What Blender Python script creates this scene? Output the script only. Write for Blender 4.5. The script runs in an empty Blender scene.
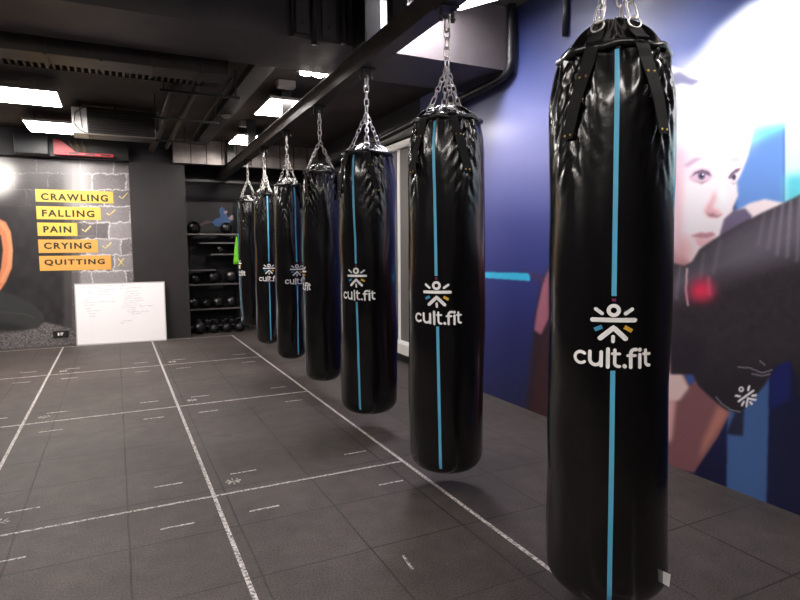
import bpy, bmesh, math, random
import numpy as np
from mathutils import Vector, Matrix
random.seed(7); rng = np.random.default_rng(5)
C = bpy.context.scene.collection
PI = math.pi
# ------------------------------------------------------------------ camera model (floor z=0, bags hang in a row along +Y)
F = 578.0; H = 1.4
def _ray(x, y): return np.array([x-400, -(y-300), -F], float)
_Y = _ray(115, 249); _Y /= np.linalg.norm(_Y)
_X = _ray(1585, 241); _X = _X-(_X@_Y)*_Y; _X /= np.linalg.norm(_X)
_Z = np.cross(_X, _Y); M = np.array([_X, _Y, _Z])
def proj(P):                      # world points (n,3) -> photo coordinates
    c = (np.asarray(P, float)-[0, 0, H]) @ M
    return 400+F*c[..., 0]/-c[..., 2], 300-F*c[..., 1]/-c[..., 2]
def on_y(x, y, Y0):
    d = M@_ray(x, y); t = Y0/d[1]; return Vector((d[0]*t, Y0, H+d[2]*t))

# ------------------------------------------------------------------ materials
def lin(c):
    c = np.asarray(c, float)/255.0
    return np.where(c <= .04045, c/12.92, ((c+.055)/1.055)**2.4)
def mat(name, rgb, rough=.5, metal=0., coat=0., noise=0., nscale=20., bump=0., bscale=60., spec=.5, emit=None, estr=0., linear=False):
    m = bpy.data.materials.new(name); m.use_nodes = True
    nt = m.node_tree; b = nt.nodes['Principled BSDF']
    c = rgb if linear else [float(v) for v in lin(rgb)]
    b.inputs['Base Color'].default_value = (*c, 1)
    b.inputs['Roughness'].default_value = rough; b.inputs['Metallic'].default_value = metal
    b.inputs['Coat Weight'].default_value = coat; b.inputs['Coat Roughness'].default_value = .12
    b.inputs['Specular IOR Level'].default_value = spec
    tc = nt.nodes.new('ShaderNodeTexCoord')
    if noise > 0:
        n = nt.nodes.new('ShaderNodeTexNoise'); n.inputs['Scale'].default_value = nscale; n.inputs['Detail'].default_value = 6
        nt.links.new(tc.outputs['Object'], n.inputs['Vector'])
        r = nt.nodes.new('ShaderNodeMapRange'); r.inputs['From Min'].default_value = .3; r.inputs['From Max'].default_value = .7
        r.inputs['To Min'].default_value = 1-noise; r.inputs['To Max'].default_value = 1+noise
        nt.links.new(n.outputs['Fac'], r.inputs['Value'])
        mx = nt.nodes.new('ShaderNodeMix'); mx.data_type = 'RGBA'; mx.blend_type = 'MULTIPLY'; mx.inputs[0].default_value = 1
        mx.inputs[6].default_value = (*c, 1); nt.links.new(r.outputs[0], mx.inputs[7]); nt.links.new(mx.outputs[2], b.inputs['Base Color'])
    if bump > 0:
        n2 = nt.nodes.new('ShaderNodeTexNoise'); n2.inputs['Scale'].default_value = bscale; n2.inputs['Detail'].default_value = 4
        nt.links.new(tc.outputs['Object'], n2.inputs['Vector'])
        bp = nt.nodes.new('ShaderNodeBump'); bp.inputs['Strength'].default_value = bump; bp.inputs['Distance'].default_value = .01
        nt.links.new(n2.outputs['Fac'], bp.inputs['Height']); nt.links.new(bp.outputs[0], b.inputs['Normal'])
    if emit is not None:
        b.inputs['Emission Color'].default_value = (*[float(v) for v in lin(emit)], 1); b.inputs['Emission Strength'].default_value = estr
    return m
M_vinyl = mat('black_vinyl', (7, 6, 7), .25, coat=.5, noise=.2, nscale=8, bump=.16, bscale=22)
M_web = mat('black_webbing', (13, 12, 13), .65, bump=.5, bscale=300, spec=.3)
M_rim = mat('black_rolled_hem', (16, 14, 15), .35, coat=.3, bump=.4, bscale=60)
M_stripe = mat('cyan_stripe', (96, 184, 222), .45)
M_white_ink = mat('white_print', (252, 250, 250), .5)
M_magenta = mat('magenta_print', (120, 40, 90), .5); M_blue_ink = mat('blue_print', (70, 150, 190), .5); M_yellow_ink = mat('yellow_print', (215, 170, 60), .5)
M_steel = mat('zinc_chain', (225, 220, 218), .3, metal=1.)
M_brass = mat('brass_rivet', (190, 160, 90), .3, metal=1.)
M_blackpaint = mat('black_paint', (34, 32, 33), .42, noise=.25, nscale=6, bump=.15, bscale=40)
M_wallblack = mat('black_wall_paint', (46, 44, 47), .55, noise=.15, nscale=3, bump=.2, bscale=30)
M_ceil = mat('ceiling_paint', (76, 69, 65), .8, noise=.25, nscale=2.5, bump=.35, bscale=18)
M_beam = mat('ceiling_beam_paint', (88, 82, 82), .5, noise=.22, nscale=3, bump=.3, bscale=14)
M_rail = mat('rail_paint', (74, 67, 64), .38, metal=.3, noise=.3, nscale=7, bump=.2, bscale=50)
M_duct = mat('duct_metal', (68, 62, 58), .5, metal=.3, noise=.3, nscale=4, bump=.15, bscale=10)
M_pipe = mat('pipe_metal', (95, 88, 84), .4, metal=.5, noise=.3, nscale=10)
M_insul = mat('black_pipe_insulation', (20, 19, 21), .4, bump=.3, bscale=40)
M_frame = mat('white_frame', (215, 212, 210), .4)
M_greyblind = mat('grey_blind_fabric', (92, 88, 86), .8, bump=.3, bscale=200)
M_lamp = mat('lamp_diffuser', (255, 255, 255), .5, emit=(255, 247, 240), estr=50)
M_lampnear = mat('added_lamp_diffuser', (255, 255, 255), .5, emit=(255, 247, 240), estr=20)
M_tube = mat('tube_diffuser', (255, 255, 255), .5, emit=(250, 245, 255), estr=14)
M_beamlamp = mat('beam_lamp_diffuser', (255, 255, 255), .5, emit=(250, 245, 255), estr=150)
M_lampframe = mat('lamp_housing', (150, 145, 142), .5)
M_board = mat('whiteboard_surface', (250, 247, 250), .3, coat=.3)
M_boardframe = mat('whiteboard_frame', (205, 200, 200), .35, metal=.6)
M_ink = mat('marker_ink', (95, 85, 110), .6)
M_ball = mat('black_rubber_ball', (22, 21, 23), .35, bump=.5, bscale=70)
M_ballgrey = mat('grey_ball_print', (150, 148, 150), .5)
M_iron = mat('cast_iron', (26, 26, 29), .4, metal=.4, bump=.3, bscale=40)
M_shelf = mat('shelf_metal', (140, 136, 134), .35, metal=.7)
M_green = mat('green_cloth', (118, 215, 50), .8, bump=.4, bscale=40)
M_red = mat('red_metal', (190, 45, 60), .4)
M_galv = mat('galvanised_panel', (165, 156, 153), .4, metal=.4, noise=.3, nscale=5)

def floor_material(name, base, paint=False):
    m = bpy.data.materials.new(name); m.use_nodes = True; nt = m.node_tree; b = nt.nodes['Principled BSDF']; L = nt.links.new
    tc = nt.nodes.new('ShaderNodeTexCoord')
    def noise(s, d=5):
        n = nt.nodes.new('ShaderNodeTexNoise'); n.inputs['Scale'].default_value = s; n.inputs['Detail'].default_value = d
        L(tc.outputs['Object'], n.inputs['Vector']); return n
    def mrange(src, a, bb, c, d):
        r = nt.nodes.new('ShaderNodeMapRange'); L(src, r.inputs['Value'])
        for k, v in zip(('From Min', 'From Max', 'To Min', 'To Max'), (a, bb, c, d)): r.inputs[k].default_value = v
        return r.outputs[0]
    def math_(op, a, bb):
        q = nt.nodes.new('ShaderNodeMath'); q.operation = op
        for i, v in enumerate((a, bb)):
            if isinstance(v, (int, float)): q.inputs[i].default_value = v
            else: L(v, q.inputs[i])
        return q.outputs[0]
    if paint:
        n = noise(75, 8); fac = mrange(n.outputs['Fac'], .36, .60, 0, 1)
        mx = nt.nodes.new('ShaderNodeMix'); mx.data_type = 'RGBA'; L(fac, mx.inputs[0])
        mx.inputs[6].default_value = (*[float(v) for v in lin((88, 82, 81))], 1); mx.inputs[7].default_value = (*[float(v) for v in lin(base)], 1)
        L(mx.outputs[2], b.inputs['Base Color']); b.inputs['Roughness'].default_value = .7
        return m
    big = mrange(noise(1.3).outputs['Fac'], .3, .7, .70, 1.28)
    mid = mrange(noise(9).outputs['Fac'], .3, .7, .82, 1.18)
    fine = mrange(noise(120, 3).outputs['Fac'], .3, .7, .45, 1.6)
    sp = nt.nodes.new('ShaderNodeSeparateXYZ'); L(tc.outputs['Object'], sp.inputs[0])
    def seam(coord, phase, size, w):
        f = math_('FRACT', math_('DIVIDE', math_('SUBTRACT', coord, phase), size), 0)
        d = math_('ABSOLUTE', math_('SUBTRACT', f, .5), 0)     # .5 at the seam
        return mrange(d, .5-w, .5-w*.35, 0, 1)
    wob = math_('MULTIPLY', math_('SUBTRACT', noise(3).outputs['Fac'], .5), .012)
    sx = seam(math_('ADD', sp.outputs[0], wob), 0.0, .505, .013); sy = seam(math_('ADD', sp.outputs[1], wob), 2.885, .505, .013)
    seamv = math_('MULTIPLY', math_('MAXIMUM', sx, sy), mrange(noise(.9).outputs['Fac'], .35, .65, .3, .95))
    val = math_('MULTIPLY', math_('MULTIPLY', big, mid), math_('MULTIPLY', fine, math_('SUBTRACT', 1.0, seamv)))
    mx = nt.nodes.new('ShaderNodeMix'); mx.data_type = 'RGBA'; mx.blend_type = 'MULTIPLY'; mx.inputs[0].default_value = 1
    mx.inputs[6].default_value = (*[float(v) for v in lin(base)], 1); L(val, mx.inputs[7]); L(mx.outputs[2], b.inputs['Base Color'])
    b.inputs['Roughness'].default_value = .62; b.inputs['Specular IOR Level'].default_value = .4
    bp = nt.nodes.new('ShaderNodeBump'); bp.inputs['Strength'].default_value = .35; bp.inputs['Distance'].default_value = .004
    L(math_('SUBTRACT', noise(150, 2).outputs['Fac'], seamv), bp.inputs['Height']); L(bp.outputs[0], b.inputs['Normal'])
    return m
M_floor = floor_material('rubber_tiles', (69, 62, 60)); M_line = floor_material('worn_white_line', (212, 206, 203), True)

def attr_mat(name, rough=.35, coat=.2):
    m = bpy.data.materials.new(name); m.use_nodes = True; nt = m.node_tree; b = nt.nodes['Principled BSDF']
    a = nt.nodes.new('ShaderNodeVertexColor'); a.layer_name = 'print'
    nt.links.new(a.outputs['Color'], b.inputs['Base Color'])
    b.inputs['Roughness'].default_value = rough; b.inputs['Coat Weight'].default_value = coat; b.inputs['Coat Roughness'].default_value = .2
    return m

# ------------------------------------------------------------------ mesh helpers
class MB:
    def __init__(s): s.v = []; s.f = []; s.sm = []
    def add(s, vs, fs, smooth=False):
        o = len(s.v); s.v += [tuple(v) for v in vs]; s.f += [tuple(i+o for i in f) for f in fs]; s.sm += [smooth]*len(fs); return s
    def box(s, x0, x1, y0, y1, z0, z1, mtx=None, b=0.0):
        if b <= 0:
            vs = [(x, y, z) for x in (x0, x1) for y in (y0, y1) for z in (z0, z1)]
            fs = [(0, 1, 3, 2), (4, 6, 7, 5), (0, 4, 5, 1), (2, 3, 7, 6), (0, 2, 6, 4), (1, 5, 7, 3)]
        else:
            bm = bmesh.new(); bmesh.ops.create_cube(bm, size=1)
            for v in bm.verts: v.co = ((x0+x1)/2+v.co.x*(x1-x0), (y0+y1)/2+v.co.y*(y1-y0), (z0+z1)/2+v.co.z*(z1-z0))
            bmesh.ops.bevel(bm, geom=bm.edges[:], offset=b, segments=2, affect='EDGES', profile=.5)
            bm.verts.index_update(); vs = [v.co.copy() for v in bm.verts]; fs = [[v.index for v in f.verts] for f in bm.faces]; bm.free()
        if mtx is not None: vs = [mtx@Vector(v) for v in vs]
        return s.add(vs, fs)
    def tube(s, pts, r, n=10, cap=True, closed=False):
        pts = [Vector(p) for p in pts]; k = len(pts); rings = []
        up = None
        for i, p in enumerate(pts):
            if closed: t = pts[(i+1) % k]-pts[i-1]
            else: t = pts[min(i+1, k-1)]-pts[max(i-1, 0)]
            t.normalize()
            if up is None: up = t.orthogonal().normalized()
            else: up = (up-t*up.dot(t)).normalized()
            w = t.cross(up); rr = r[i] if hasattr(r, '__len__') else r
            rings.append([p+(up*math.cos(a)+w*math.sin(a))*rr for a in [2*PI*j/n for j in range(n)]])
        vs = [v for q in rings for v in q]; fs = []
        for i in range(k if closed else k-1):
            a = i*n; b = ((i+1) % k)*n
            for j in range(n): fs.append((a+j, a+(j+1) % n, b+(j+1) % n, b+j))
        if cap and not closed: fs += [tuple(range(n-1, -1, -1)), tuple((k-1)*n+j for j in range(n))]
        return s.add(vs, fs, True)
    def lathe(s, prof, n=32, c=(0, 0, 0), mtx=None):
        vs = []; fs = []
        for r, z in prof:
            for j in range(n):
                a = 2*PI*j/n; vs.append(Vector((c[0]+r*math.cos(a), c[1]+r*math.sin(a), c[2]+z)))
        for i in range(len(prof)-1):
            for j in range(n): fs.append((i*n+j, i*n+(j+1) % n, (i+1)*n+(j+1) % n, (i+1)*n+j))
        if mtx is not None: vs = [mtx@v for v in vs]
        return s.add(vs, fs, True)
    def build(s, name, m, parent=None, link=True):
        me = bpy.data.meshes.new(name); me.from_pydata(s.v, [], s.f)
        me.polygons.foreach_set('use_smooth', s.sm); me.materials.append(m); me.update()
        o = bpy.data.objects.new(name, me); C.objects.link(o)
        if parent: o.parent = parent
        return o
def thing(name, label, cat, loc=(0, 0, 0), rz=0, group=None):
    o = bpy.data.objects.new(name, None); C.objects.link(o); o.empty_display_size = .1
    o.location = loc; o.rotation_euler = (0, 0, rz); o['label'] = label; o['category'] = cat
    if group: o['group'] = group
    return o
def tag(o, label, cat, group=None):
    o['label'] = label; o['category'] = cat
    if group: o['group'] = group
    return o
def struct(o): o['kind'] = 'structure'; return o
def boxobj(name, m, x0, x1, y0, y1, z0, z1, parent=None, b=0): return MB().box(x0, x1, y0, y1, z0, z1, b=b).build(name, m, parent)

# ------------------------------------------------------------------ painting of the printed walls (flat prints), rasterised from shapes
class Canvas:
    def __init__(s, x0, y0, x1, y1, k):
        s.x0, s.y0, s.k = x0, y0, k; s.w = int((x1-x0)*k); s.h = int((y1-y0)*k)
        s.X, s.Y = np.meshgrid((np.arange(s.w)+.5)/k+x0, (np.arange(s.h)+.5)/k+y0); s.img = np.zeros((s.h, s.w, 3))
    def blur(s, m, r):
        n = max(1, int(round(r*s.k)))
        for _ in range(2):
            for ax in (0, 1):
                p = np.pad(m, [(n+1, n) if a == ax else (0, 0) for a in (0, 1)], mode='edge'); c = np.cumsum(p, axis=ax)
                m = (np.take(c, range(2*n+1, c.shape[ax]), ax)-np.take(c, range(0, c.shape[ax]-2*n-1), ax))/(2*n+1)
        return m
    def polymask(s, pts, soft=0):
        m = np.zeros((s.h, s.w), bool); n = len(pts)
        for i in range(n):
            (xa, ya), (xb, yb) = pts[i], pts[(i+1) % n]
            if ya == yb: continue
            c = ((ya <= s.Y) & (s.Y < yb)) | ((yb <= s.Y) & (s.Y < ya))
            m ^= c & (s.X < xa+(s.Y-ya)/(yb-ya)*(xb-xa))
        m = m.astype(float); return s.blur(m, soft) if soft > 0 else m
    def put(s, m, col, a=1.):
        m = (m*a)[..., None]; s.img = s.img*(1-m)+np.asarray(col, float)*m
    def poly(s, pts, col, soft=.5, a=1.): s.put(s.polymask(pts, soft), col, a)
    def ell(s, cx, cy, rx, ry, col, a=1., soft=.3, rot=0):
        c, n = math.cos(rot), math.sin(rot); dx = s.X-cx; dy = s.Y-cy
        d = np.sqrt(((dx*c+dy*n)/rx)**2+((-dx*n+dy*c)/ry)**2); s.put(np.clip((1-d)/max(soft, 1e-3)+.0, 0, 1), col, a)
    def line(s, pts, w, col, a=1., soft=.5):
        m = np.zeros((s.h, s.w))
        for (xa, ya), (xb, yb) in zip(pts[:-1], pts[1:]):
            L = (xb-xa)**2+(yb-ya)**2; t = np.clip(((s.X-xa)*(xb-xa)+(s.Y-ya)*(yb-ya))/max(L, 1e-6), 0, 1)
            d = np.hypot(s.X-xa-t*(xb-xa), s.Y-ya-t*(yb-ya)); m = np.maximum(m, np.clip((w/2-d)/soft+.5, 0, 1))
        s.put(m, col, a)
    def noise(s, cell, seed):
        r = np.random.default_rng(seed); gw, gh = int(s.w/(cell*s.k))+3, int(s.h/(cell*s.k))+3; g = r.random((gh, gw))
        fx = (np.arange(s.w)/(cell*s.k)); fy = (np.arange(s.h)/(cell*s.k)); ix = fx.astype(int); iy = fy.astype(int)
        ux = fx-ix; uy = (fy-iy)[:, None]; ux = ux*ux*(3-2*ux); uy = uy*uy*(3-2*uy)
        a = g[iy][:, ix]*(1-ux)+g[iy][:, ix+1]*ux; b = g[iy+1][:, ix]*(1-ux)+g[iy+1][:, ix+1]*ux
        return a*(1-uy)+b*uy
    def sample(s, px, py):
        fx = np.clip((px-s.x0)*s.k-.5, 0, s.w-1.001); fy = np.clip((py-s.y0)*s.k-.5, 0, s.h-1.001)
        ix = fx.astype(int); iy = fy.astype(int); ux = (fx-ix)[..., None]; uy = (fy-iy)[..., None]; I = s.img
        return (I[iy, ix]*(1-ux)+I[iy, ix+1]*ux)*(1-uy)+(I[iy+1, ix]*(1-ux)+I[iy+1, ix+1]*ux)*uy
def print_mesh(name, us, vs, to_world, canvas, m, gain=1., thick=None, floorlin=.004):
    nu, nv = len(us), len(vs); U, V = np.meshgrid(us, vs); P = to_world(U, V).reshape(-1, 3)
    px, py = proj(P); col = lin(np.clip(canvas.sample(px, py), 0, 255))*gain
    col = np.clip(col, floorlin, .92)
    idx = np.arange(nu*nv).reshape(nv, nu); q = np.stack([idx[:-1, :-1], idx[:-1, 1:], idx[1:, 1:], idx[1:, :-1]], -1).reshape(-1, 4)
    me = bpy.data.meshes.new(name); me.vertices.add(len(P)); me.vertices.foreach_set('co', P.ravel())
    me.loops.add(q.size); me.loops.foreach_set('vertex_index', q.ravel().astype(np.int32))
    me.polygons.add(len(q)); me.polygons.foreach_set('loop_start', (np.arange(len(q))*4).astype(np.int32)); me.polygons.foreach_set('loop_total', np.full(len(q), 4, np.int32))
    me.update(calc_edges=True)
    ca = me.color_attributes.new('print', 'FLOAT_COLOR', 'POINT'); ca.data.foreach_set('color', np.c_[col, np.ones(len(col))].ravel())
    me.materials.append(m); o = bpy.data.objects.new(name, me); C.objects.link(o); return o

# ================================================================== ROOM SHELL
XR, YB = 3.14, 9.76           # right wall, back wall
XL = -4.2; YN = -2.2; ZC = 3.06; ZN = 3.42; YBM = 4.17
floor = struct(boxobj('floor', M_floor, XL, XR+.02, YN, 10.75, -.06, 0))
struct(boxobj('wall_right', M_wallblack, XR, XR+.15, YN, 5.9, 0, ZN))
wr = struct(boxobj('wall_right_far', M_wallblack, XR, XR+.15, 7.3, 10.75, 0, ZN)); wr.name = 'wall_right_rear'
struct(boxobj('wall_right_above', M_wallblack, XR, XR+.15, 5.9, 7.3, 2.66, ZN))
struct(boxobj('wall_left', M_wallblack, XL-.15, XL, YN, 10.75, 0, ZN))
struct(boxobj('wall_front', M_wallblack, XL, XR, YN-.15, YN, 0, ZN))
struct(boxobj('wall_back', M_wallblack, XL, 1.02, YB, YB+.15, 0, ZC))
struct(boxobj('wall_alcove_side', M_wallblack, .92, 1.02, YB+.15, 10.6, 0, ZC))
struct(boxobj('wall_alcove', M_wallblack, .92, XR, 10.6, 10.75, 0, ZC))
M_wallblack2 = mat('black_column_paint', (40, 37, 38), .5, noise=.15, nscale=3, bump=.2, bscale=30)
struct(boxobj('wall_column', M_wallblack2, .24, 1.02, 9.62, YB, 0, 2.70))
struct(boxobj('ceiling', M_ceil, XL, XR, YBM+.3, 10.75, ZC, ZC+.1))
cn = struct(boxobj('ceiling_near', M_ceil, XL, XR, YN, YBM+.3, ZN, ZN+.1))
struct(boxobj('ceiling_beam', M_beam, XL, XR-.02, YBM, 4.92, 2.90, ZN))
# lintel bulkhead over the alcove with sheet panels
lt = struct(boxobj('ceiling_bulkhead', M_galv, .85, XR, 9.50, 9.62, 2.70, ZC))
for k in range(9): boxobj('panel_seam', M_blackpaint, 1.1+k*.23, 1.112+k*.23, 9.492, 9.50, 2.70, ZC, lt)
struct(boxobj('wall_header', M_blackpaint, XL, .24, 9.55, YB, 2.70, ZC))
# window in the right wall : lit pane, white frame, grey blind
win = thing('window_1', 'tall window with grey roller blind in right wall', 'window', (XR, 6.6, 0)); del win['category']; win['kind'] = 'structure'
def wb(name, m, y0, y1, z0, z1, x0, x1): return boxobj(name, m, x0-XR, x1-XR, y0-6.6, y1-6.6, z0, z1, win)
wb('window_frame', M_frame, 5.9, 7.3, .12, .24, XR-.10, XR+.12)
wb('window_frame', M_frame, 6.42, 6.46, .24, 2.58, XR-.0, XR+.1)
wb('window_frame', M_frame, 5.9, 7.3, 2.58, 2.66, XR-.03, XR+.12)
wb('window_plinth', M_blackpaint, 5.9, 7.3, 0, .12, XR, XR+.12)
M_day = mat('daylit_glass', (230, 230, 235), .2, emit=(235, 238, 245), estr=1.3)
wb('window_pane', M_day, 5.9, 7.3, .24, 2.58, XR+.10, XR+.12)
wb('roller_blind', M_greyblind, 5.9, 6.36, .26, 2.58, XR-.01, XR)
wb('roller_blind', M_greyblind, 6.46, 7.3, .26, 2.58, XR-.01, XR)
bl = MB().tube([(-.03, -.68, 2.60), (-.03, .68, 2.60)], .035, 12).build('blind_roller', M_frame, win)

# floor markings
fm = MB()
def fl_rect(x0, x1, y0, y1): fm.box(x0, x1, y0, y1, 0, .0018)
LX = (-1.90, -.73, .442, 1.637); CY = (-.85, 1.23, 3.31, 5.40, 7.44, 9.49)
for x in LX: fl_rect(x-.0105, x+.0105, -.85, 9.49)
for y in CY:
    for a, b in ((-3.6, 1.637),):
        fl_rect(a, b, y-.008, y+.008)
    for x in LX:
        for s in (-1, 1):
            if x == LX[3] and s > 0: continue
            xa, xb = sorted((x+s*.14, x+s*.30))
            for t in (-1, 1):
                if y > 9: continue
                fl_rect(xa, xb, y+t*.285-.006, y+t*.285+.006)
        if x != LX[3] and y < 9:     # small sun-like emblem sprayed at each corner
            cx, cy = x+.135, y+.165
            for k in range(8):
                a = k*PI/4; p = (cx+math.cos(a)*.034, cy+math.sin(a)*.034); 
                fm.tube([(cx+math.cos(a)*.02, cy+math.sin(a)*.02, .001), (cx+math.cos(a)*.045, cy+math.sin(a)*.045, .001)], .0045, 4)
            fm.box(cx-.045, cx+.045, cy-.006, cy+.006, 0, .0018)
# a scuffed dash lying on its own
mt = Matrix.Translation((1.11, 2.20, 0))@Matrix.Rotation(1.45, 4, 'Z'); fm.box(-.06, .06, -.006, .006, 0, .0018, mt)
fmo = fm.build('floor_marking', M_line, floor)

# ================================================================== RIGHT MURAL
cv = Canvas(470, -80, 1100, 660, 2.0)
sky = np.array([[0, 26, 30, 58], [50, 62, 72, 124], [110, 168, 164, 214], [160, 156, 150, 206], [220, 92, 96, 168], [280, 64, 72, 150], [340, 44, 50, 124], [400, 32, 38, 98], [470, 22, 26, 70]], float)
for c in range(3): cv.img[..., c] = np.interp(cv.Y, sky[:, 0], sky[:, c+1]*(.74, .80, .86)[c])
cv.ell(690, 110, 130, 200, (120, 140, 215), .8, 1.0)
cv.poly([(484, 272), (530, 273), (530, 281), (484, 278)], (60, 200, 240), .3)
# right-hand blue and teal print bands; the pale block paints in lamp glare
cv.poly([(730, 60), (900, 60), (900, 560), (727, 560)], (24, 30, 74), 1)
cv.poly([(735, 60), (786, 60), (785, 260), (735, 260)], (104, 146, 214), 2)
cv.poly([(740, 60), (786, 50), (786, 128), (738, 150)], (120, 225, 235), 4)
cv.poly([(785, 40), (1000, 40), (1000, 205), (785, 205)], (205, 240, 245), .7)
cv.poly([(785, 175), (1000, 160), (1000, 230), (785, 220)], (100, 205, 220), 4)
cv.poly([(728, 370), (770, 370), (766, 520), (726, 520)], (70, 104, 160), .8)
cv.poly([(771, 350), (1000, 350), (1000, 560), (767, 560)], (22, 26, 64), .8)
cv.poly([(771, 350), (792, 350), (790, 400), (770, 410)], (26, 36, 105), 2)
# white lamp glare and its halo above the head, painted into the mural colours
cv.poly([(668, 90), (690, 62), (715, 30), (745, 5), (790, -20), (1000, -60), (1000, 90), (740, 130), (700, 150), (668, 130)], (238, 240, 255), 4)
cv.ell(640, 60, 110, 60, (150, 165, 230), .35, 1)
# head
cv.poly([(585, 330), (588, 200), (600, 120), (630, 80), (672, 66), (705, 76), (745, 95), (755, 122), (748, 156), (742, 172), (737, 182), (738, 196), (733, 208), (735, 220), (715, 262), (690, 330)], (255, 238, 242), 1)
cv.ell(628, 168, 52, 96, (84, 74, 92), 1, .5)
cv.poly([(612, 250), (652, 236), (690, 262), (690, 400), (600, 400)], (196, 140, 146), 3)
cv.ell(648, 190, 9, 16, (222, 176, 182), .9, .5)
cv.poly([(672, 78), (684, 76), (698, 82), (692, 86), (676, 82)], (150, 150, 185), .8)
cv.ell(682, 160, 22, 26, (238, 195, 225), .5, 1)
cv.ell(676, 190, 10, 60, (220, 175, 185), .6, 1)
cv.ell(682, 250, 16, 20, (235, 150, 150), .6, 1)
def smudge(pts, soft, col, al): cv.put(cv.polymask(pts, soft), col, al)
cv.put(cv.blur(cv.polymask([(672, 60), (760, 60), (752, 140), (728, 158), (700, 155), (676, 130)], 2), 9), (252, 250, 255), .8)  # lamp glare washing out the upper face, painted in
smudge([(682, 166), (694, 158), (704, 157), (698, 161), (688, 167)], 1.2, (165, 125, 160), .5)
smudge([(727, 160), (736, 158), (744, 161), (736, 161)], 1.2, (165, 125, 160), .4)
smudge([(688, 178), (693, 171), (701, 167.5), (709, 169), (713, 176), (709, 181), (701, 183.5), (693, 182)], 1.2, (205, 165, 190), .55)
smudge([(691, 177), (695, 172), (702, 169.5), (709, 171.5), (711.5, 176), (707, 175), (702, 172.5), (696, 174)], .5, (95, 68, 98), .85)
cv.ell(701.5, 176, 4.6, 4.8, (92, 80, 112), .95, .5); cv.ell(701.5, 176, 2.2, 2.2, (38, 30, 50), .9, .5); cv.ell(703, 174.5, 1.1, 1.1, (240, 235, 250), 1, .3)
smudge([(693, 180), (701, 182.2), (709, 180), (702, 184.5)], .6, (150, 105, 130), .5)
smudge([(728, 178), (731, 173), (736, 169), (741, 168), (738, 172), (733, 174), (731, 179)], .5, (95, 68, 98), .85)
cv.ell(733.8, 177, 3.0, 4.2, (92, 80, 112), .95, .5); cv.ell(734, 177, 1.5, 2.2, (38, 30, 50), .8, .5)
smudge([(729, 181), (734, 183), (738, 180), (734, 185)], .6, (150, 105, 130), .5)
smudge([(715, 190), (711, 200), (706, 207), (704, 212), (709, 216), (716, 216), (722, 214), (718, 210), (712, 208), (716, 198)], 2.2, (226, 160, 168), .75)
smudge([(705, 211), (709, 214), (713, 213), (717, 215.5), (724, 213), (718, 217.5), (709, 217)], .8, (150, 88, 100), .7)
smudge([(722, 180), (719, 196), (723, 206), (727, 196)], 2.5, (255, 252, 252), .8)
smudge([(690, 236), (700, 232.5), (706, 233), (712, 232), (716, 235), (708, 238.5), (700, 238.5)], .8, (186, 118, 132), .8)
smudge([(694, 238), (706, 239), (714, 237), (712, 243), (705, 248), (698, 246)], 1.2, (236, 178, 190), .8)
smudge([(698, 249), (706, 250), (704, 256), (698, 254)], 2, (215, 140, 145), .6)
smudge([(672, 74), (680, 72), (690, 78), (700, 81), (692, 85), (682, 83), (672, 86)], 1.0, (128, 128, 170), .8)
smudge([(672, 95), (680, 98), (682, 110), (676, 120), (672, 122)], 3, (205, 205, 238), .7)
smudge([(672, 150), (686, 150), (682, 200), (684, 262), (672, 262)], 4, (232, 190, 205), .55)
# far glove and pale glove top
cv.poly([(735, 212), (750, 203), (765, 199), (784, 203), (798, 214), (780, 232), (740, 232)], (245, 228, 232), .8)
cv.poly([(720, 234), (724, 219), (733, 211), (745, 208), (752, 216), (750, 226), (735, 236), (722, 240)], (112, 100, 128), 1)
# shoulder / arm of the figure behind the bag
cv.poly([(549, 268), (541, 285), (534, 330), (526, 405), (522, 430), (600, 470), (664, 480), (664, 300), (640, 272), (612, 262), (584, 256), (562, 260)], (44, 22, 38), 2.5)
cv.poly([(566, 262), (590, 258), (614, 266), (600, 300), (586, 360), (574, 360), (572, 300)], (150, 92, 108), 5, .8)
cv.poly([(549, 268), (543, 282), (537, 310), (534, 330), (541, 335), (549, 318)], (180, 110, 128), 1.2)
cv.poly([(542, 340), (548, 330), (549, 420), (530, 414)], (60, 26, 34), 1.5)
for k in range(5): cv.line([(524+k*3, 268+k*2), (530+k*2, 276+k*2), (534+k*2, 272+k), (541+k, 282)], .7, (90, 50, 80), .7)
# big glove
G = [(671, 374), (668, 262), (684, 266), (692, 262), (700, 249), (716, 238), (740, 224), (760, 214), (784, 203), (800, 195), (860, 172), (1010, 150), (1010, 420), (820, 400), (800, 396), (795, 372), (790, 360), (776, 366), (765, 384), (743, 410), (737, 413), (723, 407), (708, 394), (698, 384), (693, 374)]
cv.poly([(664, 372), (695, 372), (699, 386), (724, 408), (730, 413), (718, 437), (703, 459), (694, 473), (660, 466)], (140, 92, 98), 1)
cv.poly([(664, 372), (681, 372), (689, 388), (680, 400), (668, 404)], (248, 215, 212), 1.5)
cv.poly([(664, 398), (676, 402), (672, 440), (664, 445)], (235, 180, 180), 2)
cv.poly([(719, 404), (729, 413), (712, 440), (698, 462), (703, 440)], (196, 130, 118), 2.5)
cv.poly([(684, 374), (693, 374), (695, 381), (690, 386)], (60, 90, 160), .5)
cv.poly([(735, 413), (744, 410), (743, 436), (726, 434)], (36, 40, 66), 1.2)
cv.poly(G, (56, 50, 57), .8)
gm = cv.polymask(G, .8)
def gput(m, col, a): cv.put(m*gm, col, a)
cloth = cv.noise(6, 3)*.5+cv.noise(2, 4)*.5
cv.img += ((cloth-.5)*16*gm)[..., None]
m = np.clip(1-np.abs(cv.Y-(278-(cv.X-690)*.42))/30, 0, 1); gput(m, (128, 120, 134), .7)
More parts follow.
